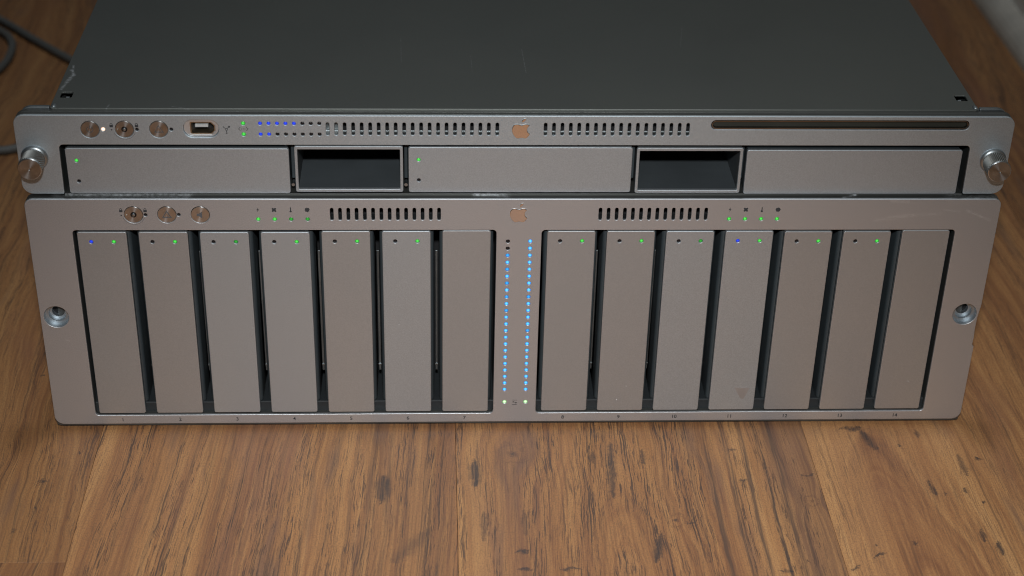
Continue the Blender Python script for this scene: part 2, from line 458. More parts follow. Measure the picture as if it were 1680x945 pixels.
def box_mesh(x0, x1, y0, y1, z0, z1, bevel=0.0, seg=2):
    bm = bmesh.new()
    bmesh.ops.create_cube(bm, size=1.0)
    for v in bm.verts:
        v.co = Vector(((x1 - x0) * v.co.x, (y1 - y0) * v.co.y, (z1 - z0) * v.co.z))
    if bevel > 0:
        bmesh.ops.bevel(bm, geom=list(bm.edges), offset=bevel, segments=seg, affect='EDGES', profile=0.5)
    bmesh.ops.scale(bm, vec=(MM, MM, MM), verts=bm.verts)
    me = bpy.data.meshes.new("box"); bm.to_mesh(me); bm.free()
    return me


def box(name, x0, x1, y0, y1, z0, z1, mat, parent, bevel=0.0, seg=2):
    o = link(name, box_mesh(x0, x1, y0, y1, z0, z1, bevel, seg), mat, parent)
    o.location = Vector(((x0 + x1) / 2, (y0 + y1) / 2, (z0 + z1) / 2)) * MM
    return o


def lathe_mesh(profile, n=40, smooth=True):
    """profile of (radius, y) mm turned about the Y axis"""
    bm = bmesh.new()
    rows = []
    for r, yy in profile:
        if r < 1e-6:
            rows.append([bm.verts.new((0, yy * MM, 0))])
        else:
            rows.append([bm.verts.new((r * MM * math.cos(2 * math.pi * i / n), yy * MM, r * MM * math.sin(2 * math.pi * i / n))) for i in range(n)])
    for a, b_ in zip(rows, rows[1:]):
        for i in range(n):
            j = (i + 1) % n
            if len(a) == 1 and len(b_) == 1: continue
            if len(a) == 1: bm.faces.new((a[0], b_[j], b_[i]))
            elif len(b_) == 1: bm.faces.new((a[i], a[j], b_[0]))
            else: bm.faces.new((a[i], a[j], b_[j], b_[i]))
    bmesh.ops.recalc_face_normals(bm, faces=bm.faces)
    me = bpy.data.meshes.new("lathe"); bm.to_mesh(me); bm.free()
    if smooth:
        me.polygons.foreach_set("use_smooth", [True] * len(me.polygons))
        me.set_sharp_from_angle(angle=math.radians(28))
    return me


def lathe(name, profile, x, y, z, mat, parent, n=40, smooth=True):
    o = link(name, lathe_mesh(profile, n, smooth), mat, parent)
    o.location = (x * MM, y * MM, z * MM)
    return o


LEDM = {}


def light_dot(name, x, z, y, r, matkey, parent, off=(0, 0, 0)):
    """small domed lens sitting in a drilled hole"""
    key = (round(r, 2), matkey)
    if key not in LEDM:
        me = lathe_mesh([(r, 1.2), (r, 0.25), (r * 0.85, 0.12), (r * 0.5, 0.02), (0, 0)], 18)
        me.materials.append(M[matkey]); LEDM[key] = me
    o = bpy.data.objects.new(name, LEDM[key]); COL.objects.link(o)
    o.parent = parent
    o.location = ((x - off[0]) * MM, (y - off[1]) * MM, (z - off[2]) * MM)
    return o


def local(o):
    return tuple(c / MM for c in o.location)


def mark(name, loops, y, parent, matkey='ink', thick=0.06, off=(0, 0, 0), bevel=0.0):
    o = plate(name, loops, thick, M[matkey], parent, y - thick * 0.6, bevel=bevel, bres=0)
    o.location -= Vector(off) * MM
    return o


def tag_text(s, x, z, y, h, parent, matkey='ink'):
    cu = bpy.data.curves.new("txt", 'FONT')
    cu.body = s; cu.size = h * 1.38; cu.align_x = 'CENTER'; cu.align_y = 'CENTER'; cu.extrude = 0.02; cu.offset = 0.035; cu.resolution_u = 3
    ob = bpy.data.objects.new("tmp", cu); COL.objects.link(ob)
    dg = bpy.context.evaluated_depsgraph_get()
    me = bpy.data.meshes.new_from_object(ob.evaluated_get(dg))
    bpy.data.objects.remove(ob); bpy.data.curves.remove(cu)
    me.transform(Matrix.Scale(MM, 4) @ Matrix.Rotation(math.radians(90), 4, 'X'))
    o = link("number", me, M[matkey], parent)
    o.location = (x * MM, (y - 0.03) * MM, z * MM)
    return o


def smooth_loop(pts, n=4):
    out = []
    L_ = len(pts)
    for i in range(L_):
        p0, p1, p2, p3 = (Vector(pts[(i + k) % L_]) for k in (-1, 0, 1, 2))
        for j in range(n):
            t = j / n
            q = 0.5 * ((2 * p1) + (p2 - p0) * t + (2 * p0 - 5 * p1 + 4 * p2 - p3) * t * t + (3 * p1 - p0 - 3 * p2 + p3) * t ** 3)
            out.append((q.x, q.y))
    return out


LOGO_BODY = [(685,405),(735,388),(800,372),(855,375),(900,396),(926,420),(890,452),(862,500),(854,550),(868,602),(898,642),(936,666),(918,715),(880,768),(835,805),(785,815),(725,800),(680,797),(640,804),(590,815),(540,810),(490,775),(440,710),(405,640),(390,570),(395,500),(420,430),(460,392),(510,374),(560,372),(620,390)]
LOGO_LEAF = [(690,312),(686,280),(708,242),(750,212),(800,198),(812,215),(802,248),(778,282),(738,308),(705,320)]


def logo(parent, x, ztop, y):
    def conv(P_):
        return [(x + (a - 665) / 18.9 * 0.2794, ztop - (b - 372) / 18.9 * 0.305) for a, b in P_]
    o = plate("logo", [smooth_loop(conv(LOGO_BODY), 3)], 0.7, M['chrome'], parent, y - 0.28, bevel=0.24, bres=2)
    o["label"] = "polished bitten apple emblem"
    q = plate("logo_leaf", [smooth_loop(conv(LOGO_LEAF), 3)], 0.7, M['chrome'], o, y - 0.28, bevel=0.2, bres=2)
    q.location -= o.location
    return o


# ------------------------------------------------------------------ the floor
PITCH = 0.1725
X0 = -0.0285
floor_me = box_mesh(-1500, 398, -2400, 1900, -16, -8.2)
floor = link("floor", floor_me, simple("subfloor", (0.05, 0.04, 0.03), 0.9), None)
floor.location = ((-1500 + 398) / 2 * MM, (-2400 + 1900) / 2 * MM, -12.1 * MM)
floor["kind"] = "structure"


def spots_in(x0, x1):
    return [s for s in SPOTS if x0 <= s[0] * MM < x1]


W_LEFT = wood("board_left", 3.0, spots_in(-0.4, X0 - PITCH), [(-0.222, -0.041, 0.010, 0.026, 0.35, 0.0), (-0.232, 0.033, 0.02, 0.04, 0.7, 0.0)], 0.75, 0.85, 0.7, 0.80)
W_MIDL = wood("board_fine_grain", 11.0, spots_in(X0 - PITCH, X0), [(-0.063, -0.05, 0.007, 0.022, 0.5, 0.0)], 0.22, 1.1, 0.9, 0.98, -0.05, None, None, [(-0.072, -0.028, 0.006, (0.15, 0.075, 0.045), 0.45)], (-0.19, -0.04, 0.0085, 0.30))
W_MIDR = wood("board_swirled", 5.3, spots_in(X0, X0 + PITCH), [(-0.001, -0.023, 0.016, 0.020, 0.8, 0.45), (0.072, -0.074, 0.011, 0.014, 0.8, 0.5), (0.1376, -0.0613, 0.007, 0.010, 0.9, 0.6),
              (-0.0195, -0.038, 0.006, 0.018, 0.7, 0.0)], 0.40, 1.15, 0.45, 0.98, 0.0, (0.070, 0.105, 0.30), (0.047, -0.145, 0.15),
              [(0.122, 0.16, 0.006, (0.085, 0.052, 0.040), 0.75), (-0.022, 0.012, 0.006, (0.16, 0.085, 0.060), 0.35)], (0.082, 0.125, 0.0078, 0.72))
W_RIGHT = wood("board_smooth", 8.6, spots_in(X0 + PITCH, 0.4), [(0.180, -0.055, 0.020, 0.05, 0.7, 0.0)], 0.30, 0.60, 0.55, 1.0, 0.02, None, (0.182, -0.16, 0.16), [(0.138, 0.166, 0.004, (0.43, 0.23, 0.10), 0.55)])
W_GEN = [wood("board_plain_%s" % "abc"[i], 20 + 7.7 * i, (), [], 0.8, 0.9, 0.9, 0.82) for i in range(3)]
plank_cache = {}
for ci in range(-8, 3):
    xa = X0 + ci * PITCH; xb = xa + PITCH
    if xa > 0.39: continue
    xb_c = min(xb, 0.398)
    if ci == -2: cuts = [-2.4, -1.3, -0.0993, 1.1, 1.9]
    else:
        st = -2.4 + ((ci * 0.437) % 1.2) * 0.9
        if ci in (-1, 0, 1): st = -2.4 + {-1: 0.35, 0: 0.75, 1: 0.5}[ci]
        cuts = [-2.4] + [st + 1.2 * k for k in range(1, 5) if st + 1.2 * k < 1.85] + [1.9]
        if ci in (-1, 0, 1): cuts = [c for c in cuts if not (-0.3 < c < 0.1)]
    for a, bb in zip(cuts, cuts[1:]):
        near = a < -0.05 < bb or (ci == -2 and a > -0.2 and a < 0)
        mat = W_GEN[(ci * 3 + int(a * 10)) % 3]
        if near:
            mat = {-2: W_LEFT, -1: W_MIDL, 0: W_MIDR, 1: W_RIGHT}.get(ci, mat)
        me = box_mesh(xa / MM + 0.06, xb_c / MM - 0.06, a / MM + 0.06, bb / MM - 0.06, -8, 0, 0.12, 1)
        o = link("plank", me, mat, floor)
        o.location = Vector(((xa + xb_c) / 2, (a + bb) / 2, -0.004)) - floor.location

# wall with its skirting at the right
wall = link("wall_right", box_mesh(416, 476, -2400, 1900, -16, 1200), M['wall'], None)
wall.location = (0.446, -0.25, 0.592)
wall["kind"] = "structure"
sk = plate("skirting_board", [rrect(0, 0, 14, 62, 0, corners=(0, 0, 0.5, 7))], 4300, M['skirting'], wall, 0, bevel=0.0)
sk.rotation_euler = (0, 0, math.radians(0))
# the outline above is the section (x,z); its length runs along Y
sk.location = Vector(((402 + 14 / 2), -250, 31.5)) * MM - wall.location
qr = [(0, 0), (16, 0), (16, 16)] + [(16 - 16 * math.sin(math.radians(a)), 16 * math.cos(math.radians(a))) for a in (15, 30, 45, 60, 75)]
md = plate("moulding", [qr], 4300, M['moulding'], wall, 0, bevel=0.0)
md.location = Vector((386 + 8, -250, 8.2)) * MM - wall.location

# ------------------------------------------------------------------ the disk array (lower machine)
A = empty("disk_array", "tall silver drive array with fourteen upright drive carriers, standing on the wooden floor", "drive array")
TB = 5.6
ventsL = [-85.4 + 3.762 * k for k in range(14)]
ventsR = [37.6 + 3.757 * k for k in range(14)]
BTN = [(-175.1, 119.6), (-160.1, 119.6), (-145.0, 119.6)]
statL = [-118.9 + 7.47 * k for k in range(4)]
statR = [97.4 + 7.44 * k for k in range(4)]
colz = [105.45 - 3.782 * k for k in range(23)]
XL, XR = -4.65, 5.72
holes = [rrect(-203.6, 8.1, -10.0, 111.5, 1.8), rrect(10.9, 8.1, 204.3, 111.4, 1.8)]
holes += [slot(x, 116.6, 123.0, 1.55) for x in ventsL + ventsR]
holes += [circ(x, z, 4.3, 32) for x, z in BTN]
holes += [circ(x, 117.2, 0.95, 14) for x in statL + statR]
holes += [circ(XL, z, 0.92, 14) for z in colz] + [circ(XR, z, 0.92, 14) for z in colz]
holes += [circ(XL + 0.15, 14.8, 1.0, 14), circ(XR + 0.08, 14.8, 1.0, 14)]
holes += [circ(-216.1, 64.9, 5.8, 36), circ(216.2, 64.8, 5.8, 36)]
holes += [circ(-169.7, 119.5, 0.8, 14), circ(-154.7, 119.6, 0.8, 14)]
holes_f = holes[:2] + holes[2 + 28:] + [rrect(-87.6, 115.2, -34.4, 123.6, 0.5, 2), rrect(35.4, 115.2, 88.6, 123.5, 0.5, 2)]
# outer edge, knocked about a little on the right
out = rrect(-223.5, 3.0, 223.6, 127.5, 4, 6, corners=(4.6, 4.6, 3.2, 3.4))
oi = next(i for i, p in enumerate(out) if p[0] > 223.5 and p[1] > 60)
out[oi:oi] = [(223.6, 46.0), (222.7, 47.2), (222.9, 51.5), (222.6, 56), (222.7, 63), (223.5, 70.0)]
bz = plate("bezel", [out] + holes, 1.2, M['bezel'], A, 0, bevel=0.26)
out_f = [(x, 1.3 + (z - 3.0) * 0.3 if z < 5.5 else z) for x, z in out]  # bottom edge let down below the skin, a dark strip drawn as contact shadow
bf = plate("shaded_bezel_frame", [out_f] + holes_f, TB - 1.22, M['shaded_frame'], bz, 1.22, bevel=0.12, bres=1); bf.location -= bz.location  # backing added behind the thin skin, its dark colour shades the top strip
for xa, xb in ((-87.4, -34.6), (35.6, 88.4)):
    box("vent_shelf", xa, xb, 1.24, 6.6, 115.35, 116.5, M['steel'], A, 0.12)
# body and innards
box("chassis", -215, 215, TB + 32, 470, 3.5, 127.2, M['chassis'], A, 0.6)
box("chassis_wall", -216.5, -206, TB + 0.05, TB + 31.9, 3.5, 127.2, M['chassis'], A, 0.4)
box("chassis_wall", 206, 216.5, TB + 0.05, TB + 31.9, 3.5, 127.2, M['chassis'], A, 0.4)
box("chassis_lid", -205.9, 205.9, TB + 0.05, TB + 31.9, 125.6, 127.2, M['chassis'], A, 0.3)
box("chassis_floor", -205.9, 205.9, TB + 0.05, TB + 31.9, 3.5, 5.0, M['chassis'], A, 0.3)
box("vent_baffle", -205.9, 205.9, TB + 6, TB + 8, 112.8, 125.5, M['black'], A)
box("drive_cage_back", -205.9, 205.9, TB + 30, TB + 31.8, 5.2, 112.6, M['black'], A)
box("drive_cage_roof", -205.9, 205.9, TB + 0.2, TB + 29.9, 112.0, 112.7, M['plastic'], A)
box("centre_post", -9.6, 10.5, TB + 0.1, TB + 29.9, 5.2, 111.9, M['plastic'], A)
for xa, xb in ((-205.8, -9.7), (10.6, 205.8)):
    box("drive_cage_sill", xa, xb, 3.4, TB + 29, 5.2 + 1.2, 13.6, M['sill'], A, 0.5)
for x in (-190, 190):
    for yv in (40, 430):
        lathe("foot", [(0, 1.75), (9, 1.75), (9.5, 1.0), (9.5, -1.75), (0, -1.75)], x, yv, 1.75, M['rubber'], A, 24).rotation_euler = (math.radians(90), 0, 0)

DRIVE_X = [-190.4 + 27.77 * i for i in range(7)] + [24.7 + 27.65 * i for i in range(7)]
COOL = {2, 3, 5, 9, 10}
FIN = {}
jit = [(0.0, 0.0), (0, 0), (-0.3, 0.3), (-0.3, 0.3), (0.25, 0), (0.2, 0.2), (0.5, 0.1), (0.2, 0.2), (0.2, 0.1), (0.1, 0), (0.2, 0.1), (-0.1, 0), (-0.1, 0), (0.4, 0.2)]
body_me = box_mesh(-12.55, 12.55, 0, 24, 0, 97.5, 1.9, 4)
body_me.polygons.foreach_set("use_smooth", [True] * len(body_me.polygons)); body_me.set_sharp_from_angle(angle=math.radians(50))
body_me.materials.append(M['plastic'])
sleeve_me = box_mesh(-11.0, 11.0, 0, 3.0, 0, 100.2)
sleeve_me.materials.append(M['plastic'])
SPECK = lathe_mesh([(0.2, 0), (0.14, -0.1), (0, -0.12)], 7); SPECK.materials.append(M['dust'])
for i, cx in enumerate(DRIVE_X):
    blank = i in (6, 13)
    dz, dy = jit[i]
    z0, z1 = 9.5, 110.7 + dz
    lo = [rrect(cx - 11.15, z0, cx + 11.15, z1, 0.9, 4)]
    if not blank: lo += [circ(cx - 5.15, 105.5 + dz * 0.6, 0.92, 14), circ(cx + 5.1, 105.5 + dz * 0.6, 0.95, 14)]
    pm_ = M['cool'] if i in COOL else M['warm']
    d = plate("drive_carrier", lo, 1.8, pm_, A, -0.25 + dy * 0.6, bevel=0.3)
    lx, ly, lz = local(d)
    b_ = bpy.data.objects.new("carrier_body", body_me); COL.objects.link(b_); b_.parent = d
    b_.location = (0, (3.3 + 12 - ly) * MM, (13.0 + 97.5 / 2 - lz) * MM)
    s_ = bpy.data.objects.new("carrier_rim", sleeve_me); COL.objects.link(s_); s_.parent = d
    s_.location = (0, (2.0 + dy * 0.6 + 1.5 - ly) * MM, 0)
    if not blank:
        light_dot("activity_light", cx - 5.15, 105.5 + dz * 0.6, 0.3 + dy * 0.6, 0.9, 'led_blue' if i in (0, 10) else 'off', d, (lx, ly, lz))
        light_dot("status_light", cx + 5.1, 105.5 + dz * 0.6, 0.15 + dy * 0.6, 0.93, 'led_green_dim' if i in (2, 9) else 'led_green', d, (lx, ly, lz))
    if i in (8, 13, 5):
        for (sx_, sz_) in {8: [(2.5, 24), (-1.8, 16)], 13: [(3.5, 26)], 5: [(-4, 60)]}[i]:
            k = bpy.data.objects.new("dust_speck", SPECK); COL.objects.link(k); k.parent = d
            k.location = ((cx + sx_ - lx) * MM, (-0.26 + dy * 0.6 - ly) * MM, (sz_ - lz) * MM)
    if i == 10:
        t = mark("stain", [[(cx + 0.8, 22.8), (cx + 4.0, 16.5), (cx + 5.6, 15.8), (cx + 8.3, 22.6)][::-1]], -0.25 + dy * 0.6, d, 'stain', 0.03, (lx, ly, lz))
    tag_text(str(i + 1), cx - 0.3, 5.45, 0, 2.0, A)
    if i not in (6, 13):
        gx = cx + (13.88 if i < 6 else 13.82)
        box("guide_rail", gx - 0.6, gx + 0.6, 15.0, 16.0, 24, 92, M['dull_steel'], A, 0.2)
        box("rail_clip", gx - 0.7, gx + 0.7, 14.6, 14.95, 27.2, 28.0, M['steel'], A, 0.1)

# stepped screw holes
for x, z in ((-216.1, 64.9), (216.2, 64.8)):
    h = lathe("screw_hole", [(5.74, 0.30), (5.62, 0.5), (5.5, 2.9), (4.1, 3.0), (4.0, 5.4), (3.0, 5.5), (2.95, 7.8)], x, 0, z, M['bore'], A, 48)
    c = lathe("hole_bottom", [(2.94, 0), (0, 0)], 0, 7.7, 0, M['black'], h, 24)

# buttons
def button(name, x, y, z, r, parent, deep=True):
    o = lathe(name, [(r, 2.5), (r, 0.12), (r - 0.12, 0.0), (r * 0.55, 0.02), (0, 0.0)], x, y, z, M['spun'], parent, 56)
    return o


def tri(cx, cz, s, t):
    def T(k): return [(cx + k * math.sin(a), cz - s * 0.12 + k * math.cos(a)) for a in (0, -2 * math.pi / 3, 2 * math.pi / 3)]
    return [T(s), T(s - t)]


def lock_mark(parent, x, z, y, closed):
    a = mark("lock_symbol", [rrect(x - 0.75, z - 0.95, x + 0.75, z + 0.15, 0.1, 2)], y, parent)
    arc = [(x + 0.62 * math.cos(t), z + 0.35 + 0.7 * math.sin(t)) for t in [math.pi * k / 8 for k in range(9)]]
    arc = [(x + 0.62, z + 0.18)] + arc + ([(x - 0.62, z + 0.18)] if closed else [])
    inn = [(x + 0.36 * math.cos(t), z + 0.35 + 0.42 * math.sin(t)) for t in [math.pi * (8 - k) / 8 for k in range(9)]]
    inn = ([(x - 0.36, z + 0.18)] if closed else []) + inn + [(x + 0.36, z + 0.18)]
    s = mark("shackle", [arc + inn], y, a)
    s.location -= a.location


def key_lock(parent, x, z, y, r):
    o = button("lock_button", x, y, z, r, parent)
    s = lathe("key_socket", [(r * 0.34, -0.02), (r * 0.30, -0.08), (r * 0.26, -0.05), (r * 0.24, 0.0), (0, 0.0)], 0, -0.02, 0, M['off'], o, 20)
    hexp = [(r * 0.20 * math.cos(k * math.pi / 3), r * 0.20 * math.sin(k * math.pi / 3)) for k in range(6)]
    k = lathe("socket_pin", [(r * 0.2, 0), (r * 0.17, -0.25), (r * 0.08, -0.38), (0, -0.4)], 0, -0.05, 0, M['steel'], o, 12)
    d = lathe("index_dot", [(0.28, 0), (0.2, -0.06), (0, -0.08)], -r * 0.74, -0.01, 0, M['contact'], o, 10)
    arc = [(x + (r + 0.95) * math.cos(t), z + (r + 0.95) * math.sin(t)) for t in [math.radians(200 + 140 * q / 18) for q in range(19)]]
    arc += [(x + (r + 0.8) * math.cos(t), z + (r + 0.8) * math.sin(t)) for t in [math.radians(340 - 140 * q / 18) for q in range(19)]]
    mark("lock_arc", [arc], y + 0.02, parent, 'engraved', 0.04)
    return o


key_lock(A, *BTN[0], 0.0, 4.15)
lock_mark(A, -180.6, 121.9, 0, False)
lock_mark(A, -169.7, 121.9, 0, True)
light_dot("lock_light", -180.6, 119.3, -0.02, 0.75, 'grey_dot', A)
light_dot("lock_light", -169.7, 119.5, 0.5, 0.75, 'off', A)
bt = button("identify_button", BTN[1][0], 0.0, BTN[1][1], 4.15, A)
t_ = mark("triangle_symbol", tri(0, 0, 2.5, 0.75), 0, bt, 'engraved')
lathe("symbol_dot", [(0.35, 0), (0.3, -0.05), (0, -0.06)], 0, -0.01, -0.3, M['engraved'], bt, 12).location.z = -0.0012
light_dot("identify_light", -154.7, 119.6, 0.5, 0.75, 'off', A)
bt = button("mute_button", BTN[2][0], 0.0, BTN[2][1], 4.15, A)
mark("speaker_symbol", [[(-1.6, -0.7), (-0.6, -0.7), (0.8, -1.9), (0.8, 1.5), (-0.6, 0.5), (-1.6, 0.5)]], 0, bt, 'engraved')

# status symbols and lights
def bolt(x, z): return [[(x - 0.1, z - 1.15), (x + 0.75, z + 0.25), (x + 0.12, z + 0.22), (x + 0.45, z + 1.25), (x - 0.55, z - 0.12), (x + 0.05, z - 0.1)]]
def fan(x, z):
    pts = []
    for k in range(48):
        a = 2 * math.pi * k / 48
        pts.append((x + (0.75 + 0.5 * abs(math.cos(2 * (a - math.pi / 4))) ** 1.2 * 1.3 - 0.12) * math.cos(a), z + (0.75 + 0.5 * abs(math.cos(2 * (a - math.pi / 4))) ** 1.2 * 1.3 - 0.12) * math.sin(a)))
    return [pts]
def thermo(x, z): return [rrect(x - 0.22, z - 0.6, x + 0.22, z + 1.3, 0.2, 3)[:]], [circ(x, z - 0.8, 0.5, 14)]
def sun(x, z):
    pts = []
    for k in range(40):
        a = 2 * math.pi * k / 40
        r = 1.25 if k % 5 < 2 else 1.0
        pts.append((x + r * math.cos(a), z + r * math.sin(a)))
    return [pts]


for side, xs in (("L", statL), ("R", statR)):
    x = xs[0]; mark("power_symbol", bolt(x - 0.1, 122.1), 0, A)
    x = xs[1]; mark("fan_symbol", fan(x - 0.1, 122.1), 0, A)
    x = xs[2]; t1, t2 = thermo(x - 0.05, 122.1); a_ = mark("temperature_symbol", t1, 0, A)
    b2 = mark("bulb", t2, -0.01, a_); b2.location -= a_.location
    x = xs[3]; mark("alarm_symbol", sun(x, 122.1), 0, A)
    for k, x in enumerate(xs):
        light_dot("status_light", x, 117.2, 0.2, 0.93, 'led_green_dim' if (side == "L" and k >= 2) else 'led_green', A)
for k, z in enumerate(colz):
    light_dot("activity_light", XL, z, 0.2, 0.9, 'off' if k < 2 else ('led_cyan_b' if k in (2, 4, 6, 8, 10) else 'led_cyan'), A)
    light_dot("activity_light", XR, z, 0.2, 0.9, 'led_cyan_b' if k in (8, 13) else 'led_cyan', A)
light_dot("link_light", XL + 0.15, 14.8, 0.2, 1.0, 'led_bright', A)
light_dot("link_light", XR + 0.08, 14.8, 0.2, 1.0, 'led_bright', A)
x, z = 0.45, 14.6
ar = mark("link_symbol", [[(x - 1.2, z + 0.1), (x - 0.5, z + 0.75), (x - 0.45, z + 0.25), (x + 0.1, z + 0.1), (x + 0.1, z - 0.1), (x - 0.9, z - 0.05)]], 0, A)
for lp2 in ([(x + 1.2, z - 0.15), (x + 0.55, z - 0.85), (x + 0.5, z - 0.35), (x + 0.12, z - 0.15), (x + 0.12, z + 0.02), (x + 0.9, z)],
            [(x - 1.1, z - 1.45), (x + 1.1, z - 1.45), (x + 1.1, z - 1.2), (x - 1.1, z - 1.2)], [(x - 1.0, z + 1.2), (x + 1.1, z + 1.2), (x + 1.1, z + 1.4), (x - 1.0, z + 1.4)]):
    q = mark("symbol_stroke", [lp2], 0, ar); q.location -= ar.location
logo(A, 0.0, 122.8, 0.0)

# ------------------------------------------------------------------ the rack server (upper machine)
S = empty("rack_server", "flat silver rack server with dark grey lid lying on top of the drive array", "server")
S.location = (0, 0, 0)
FY = 3.0
TX = 3.9
BTX = [(-190.8, 161.0), (-175.7, 161.1), (-160.6, 161.1)]
vL = [-86.0 + 3.778 * k for k in range(21)]
vR = [11.2 + 3.771 * k for k in range(18)]
act = [-115.8 + 3.735 * k for k in range(8)]
# outline: a bar with an ear hanging at each end
def arc(cx, cz, r, a0, a1, n=6):
    return [(cx + r * math.cos(math.radians(a0 + (a1 - a0) * i / n)), cz + r * math.sin(math.radians(a0 + (a1 - a0) * i / n))) for i in range(n + 1)]
Zt, Zb, Zn = 168.0, 128.7, 153.5
outS = (arc(-219.4, Zt - 4.6, 4.6, 180, 90) + arc(219.4, Zt - 4.6, 4.6, 90, 0) + arc(219.0, Zb + 5, 5.0, 0, -90) + arc(206.0, Zb + 0.4, 0.4, 270, 180, 2)
        + arc(203.4, Zn - 2.0, 2.0, 0, 90) + arc(-203.4, Zn - 2.0, 2.0, 90, 180) + arc(-206.0, Zb + 0.4, 0.4, 0, -90, 2) + arc(-219.0, Zb + 5, 5.0, 270, 180))
hs = [slot(x, 158.3, 164.6, 1.5) for x in vL + vR]
hs += [circ(x, z, 4.15, 32) for x, z in BTX]
hs += [circ(x, z, 0.85, 14) for x in act for z in (164.1, 158.8)]
hs += [circ(-123.3, 164.1, 0.95, 14), circ(-123.3, 158.75, 0.95, 14), circ(-185.0, 161.1, 0.9, 14)]
hs += [circ(-170.2, 161.0, 0.8, 14), circ(-155.1, 161.1, 0.8, 14)]
hs += [rrect(-149.9, 157.1, -134.1, 165.7, 4.25, 8)]
hs += [rrect(85.7, 161.5, 203.2, 166.1, 2.2, 8)]
bs = plate("bezel", [outS] + hs, 1.2, M['bezel_top'], S, FY, bevel=0.26)
bf = plate("shaded_bezel_frame", [outS] + hs[39:] + [rrect(-88.0, 157.0, -8.4, 165.2, 0.5, 2), rrect(9.2, 157.0, 77.3, 165.2, 0.5, 2)], TX - 1.22, M['shaded_frame'], bs, FY + 1.22, bevel=0.12, bres=1); bf.location -= bs.location  # same added backing, top edge shade carried by its colour
rim = arc(-219.4, Zt - 4.6, 4.6, 180, 90) + arc(219.4, Zt - 4.6, 4.6, 90, 0) + [(224.0, 160.0), (222.0, 160.0), (222.0, 165.0), (-222.0, 165.0), (-222.0, 160.0), (-224.0, 160.0)]
bf = plate("bezel_flange", [rim], 1.95, M['shaded_frame'], bs, FY + TX + 0.02, bevel=0.1, bres=1); bf.location -= bs.location
for xa, xb in ((-87.8, -8.6), (9.4, 77.1)):
    box("vent_shelf", xa, xb, FY + 1.24, FY + 4.2, 157.1, 158.2, M['shaded_frame'], S, 0.12)
    box("vent_lip", xa, xb, FY + 4.22, FY + 4.7, 157.1, 158.6, M['steel'], S, 0.12)
# chassis, lid
box("chassis", -207.6, 207.6, FY + 51, 715, 127.35, 164.5, M['chassis'], S, 0.5)
box("chassis_wall", -207.6, -205.8, FY + TX + 0.05, FY + 50.9, 127.35, 164.5, M['chassis'], S, 0.2)
box("chassis_wall", 205.8, 207.6, FY + TX + 0.05, FY + 50.9, 127.35, 164.5, M['chassis'], S, 0.2)
box("chassis_tray", -205.7, 205.7, FY + 1.2, FY + 50.9, 127.35, 128.25, M['shaded_frame'], S, 0.1)
box("bay_back", -205.7, 205.7, FY + 48, FY + 50.8, 128.4, 155.8, M['black'], S)
box("bay_roof", -205.7, 205.7, FY + TX + 0.3, FY + 47.9, 155.0, 155.8, M['plastic'], S)
box("vent_baffle", -205.7, 205.7, FY + TX + 5, FY + TX + 6, 156.0, 164.4, M['black'], S)
box("circuit_shield", -88.5, -80.0, FY + TX + 1.2, FY + TX + 1.6, 157.5, 163.6, M['dull_steel'], S, 0.1)
lidloops = [rrect(-208.7, 8.6, 208.2, 716, 1.2, 3), rrect(-206.3, 19.6, -201.0, 25.6, 0.9, 4), rrect(200.8, 18.4, 206.0, 24.4, 0.9, 4)]
lid = plate("lid", lidloops, 0.9, M['lid'], S, 168.75, bevel=0.22, flat=True)
for sgn, xx_ in ((-1, -208.4), (1, 207.9)):
    w = box("lid_side", xx_ - 0.35, xx_ + 0.35, 9.5, 715, 150, 167.8, M['lid'], lid, 0.1); w.location -= lid.location
box("lid_front_fold", -206.8, 206.8, 9.0, 9.8, 164.6, 167.75, M['lid'], S, 0.1)
for xx_ in (-203.65, 203.4):
    yy_ = 22.6 if xx_ < 0 else 21.4
    t = box("latch_tab", xx_ - 0.9, xx_ + 0.9, yy_ - 2.0, yy_ + 2.2, 165.0, 166.6, M['steel'], S, 0.3)
    t.rotation_euler = (math.radians(14), 0, 0)
for sgn in (-1, 1):
    xo = sgn * 222.5; xi = sgn * 208.9
    pts = rrect(min(xo, xi), 129.5, max(xo, xi), 169.0, 0, corners=(4, 0.5, 0.5, 5.5) if sgn < 0 else (0.5, 4, 5.5, 0.5))
    e = plate("rack_ear", [pts], 2.2, M['steel'], S, FY + 6.3, bevel=0.3)
    lathe("ear_stud", [(0, -1.6), (1.3, -1.6), (1.5, -1.2), (1.5, 1.2), (0, 1.2)], sgn * 207.2, FY + 8.0, 167.9, M['steel'], S, 16)

# buttons, socket, lights
bt = button("power_button", BTX[0][0], FY, BTX[0][1], 4.0, S)
pw = [(1.5 * math.cos(t), 1.5 * math.sin(t)) for t in [math.radians(125 + 290 * k / 24) for k in range(25)]] + [(1.2 * math.cos(t), 1.2 * math.sin(t)) for t in [math.radians(415 - 290 * k / 24) for k in range(25)]]
o1 = mark("power_symbol", [pw], 0, bt, 'engraved')
mark("power_symbol", [[(-0.18, 0.3), (0.18, 0.3), (0.18, 1.9), (-0.18, 1.9)]], 0, bt, 'engraved')
light_dot("power_light", -185.0, 161.1, FY + 0.1, 0.85, 'led_white', S)
key_lock(S, BTX[1][0], BTX[1][1], FY, 4.0)
lock_mark(S, -181.3, 163.1, FY, False)
lock_mark(S, -170.2, 163.1, FY, True)
light_dot("lock_light", -181.3, 160.9, FY - 0.02, 0.75, 'grey_dot', S)
light_dot("lock_light", -170.2, 161.0, FY + 0.5, 0.75, 'off', S)
bt = button("identify_button", BTX[2][0], FY, BTX[2][1], 4.0, S)
mark("triangle_symbol", tri(0, 0, 2.4, 0.6), 0, bt, 'engraved')
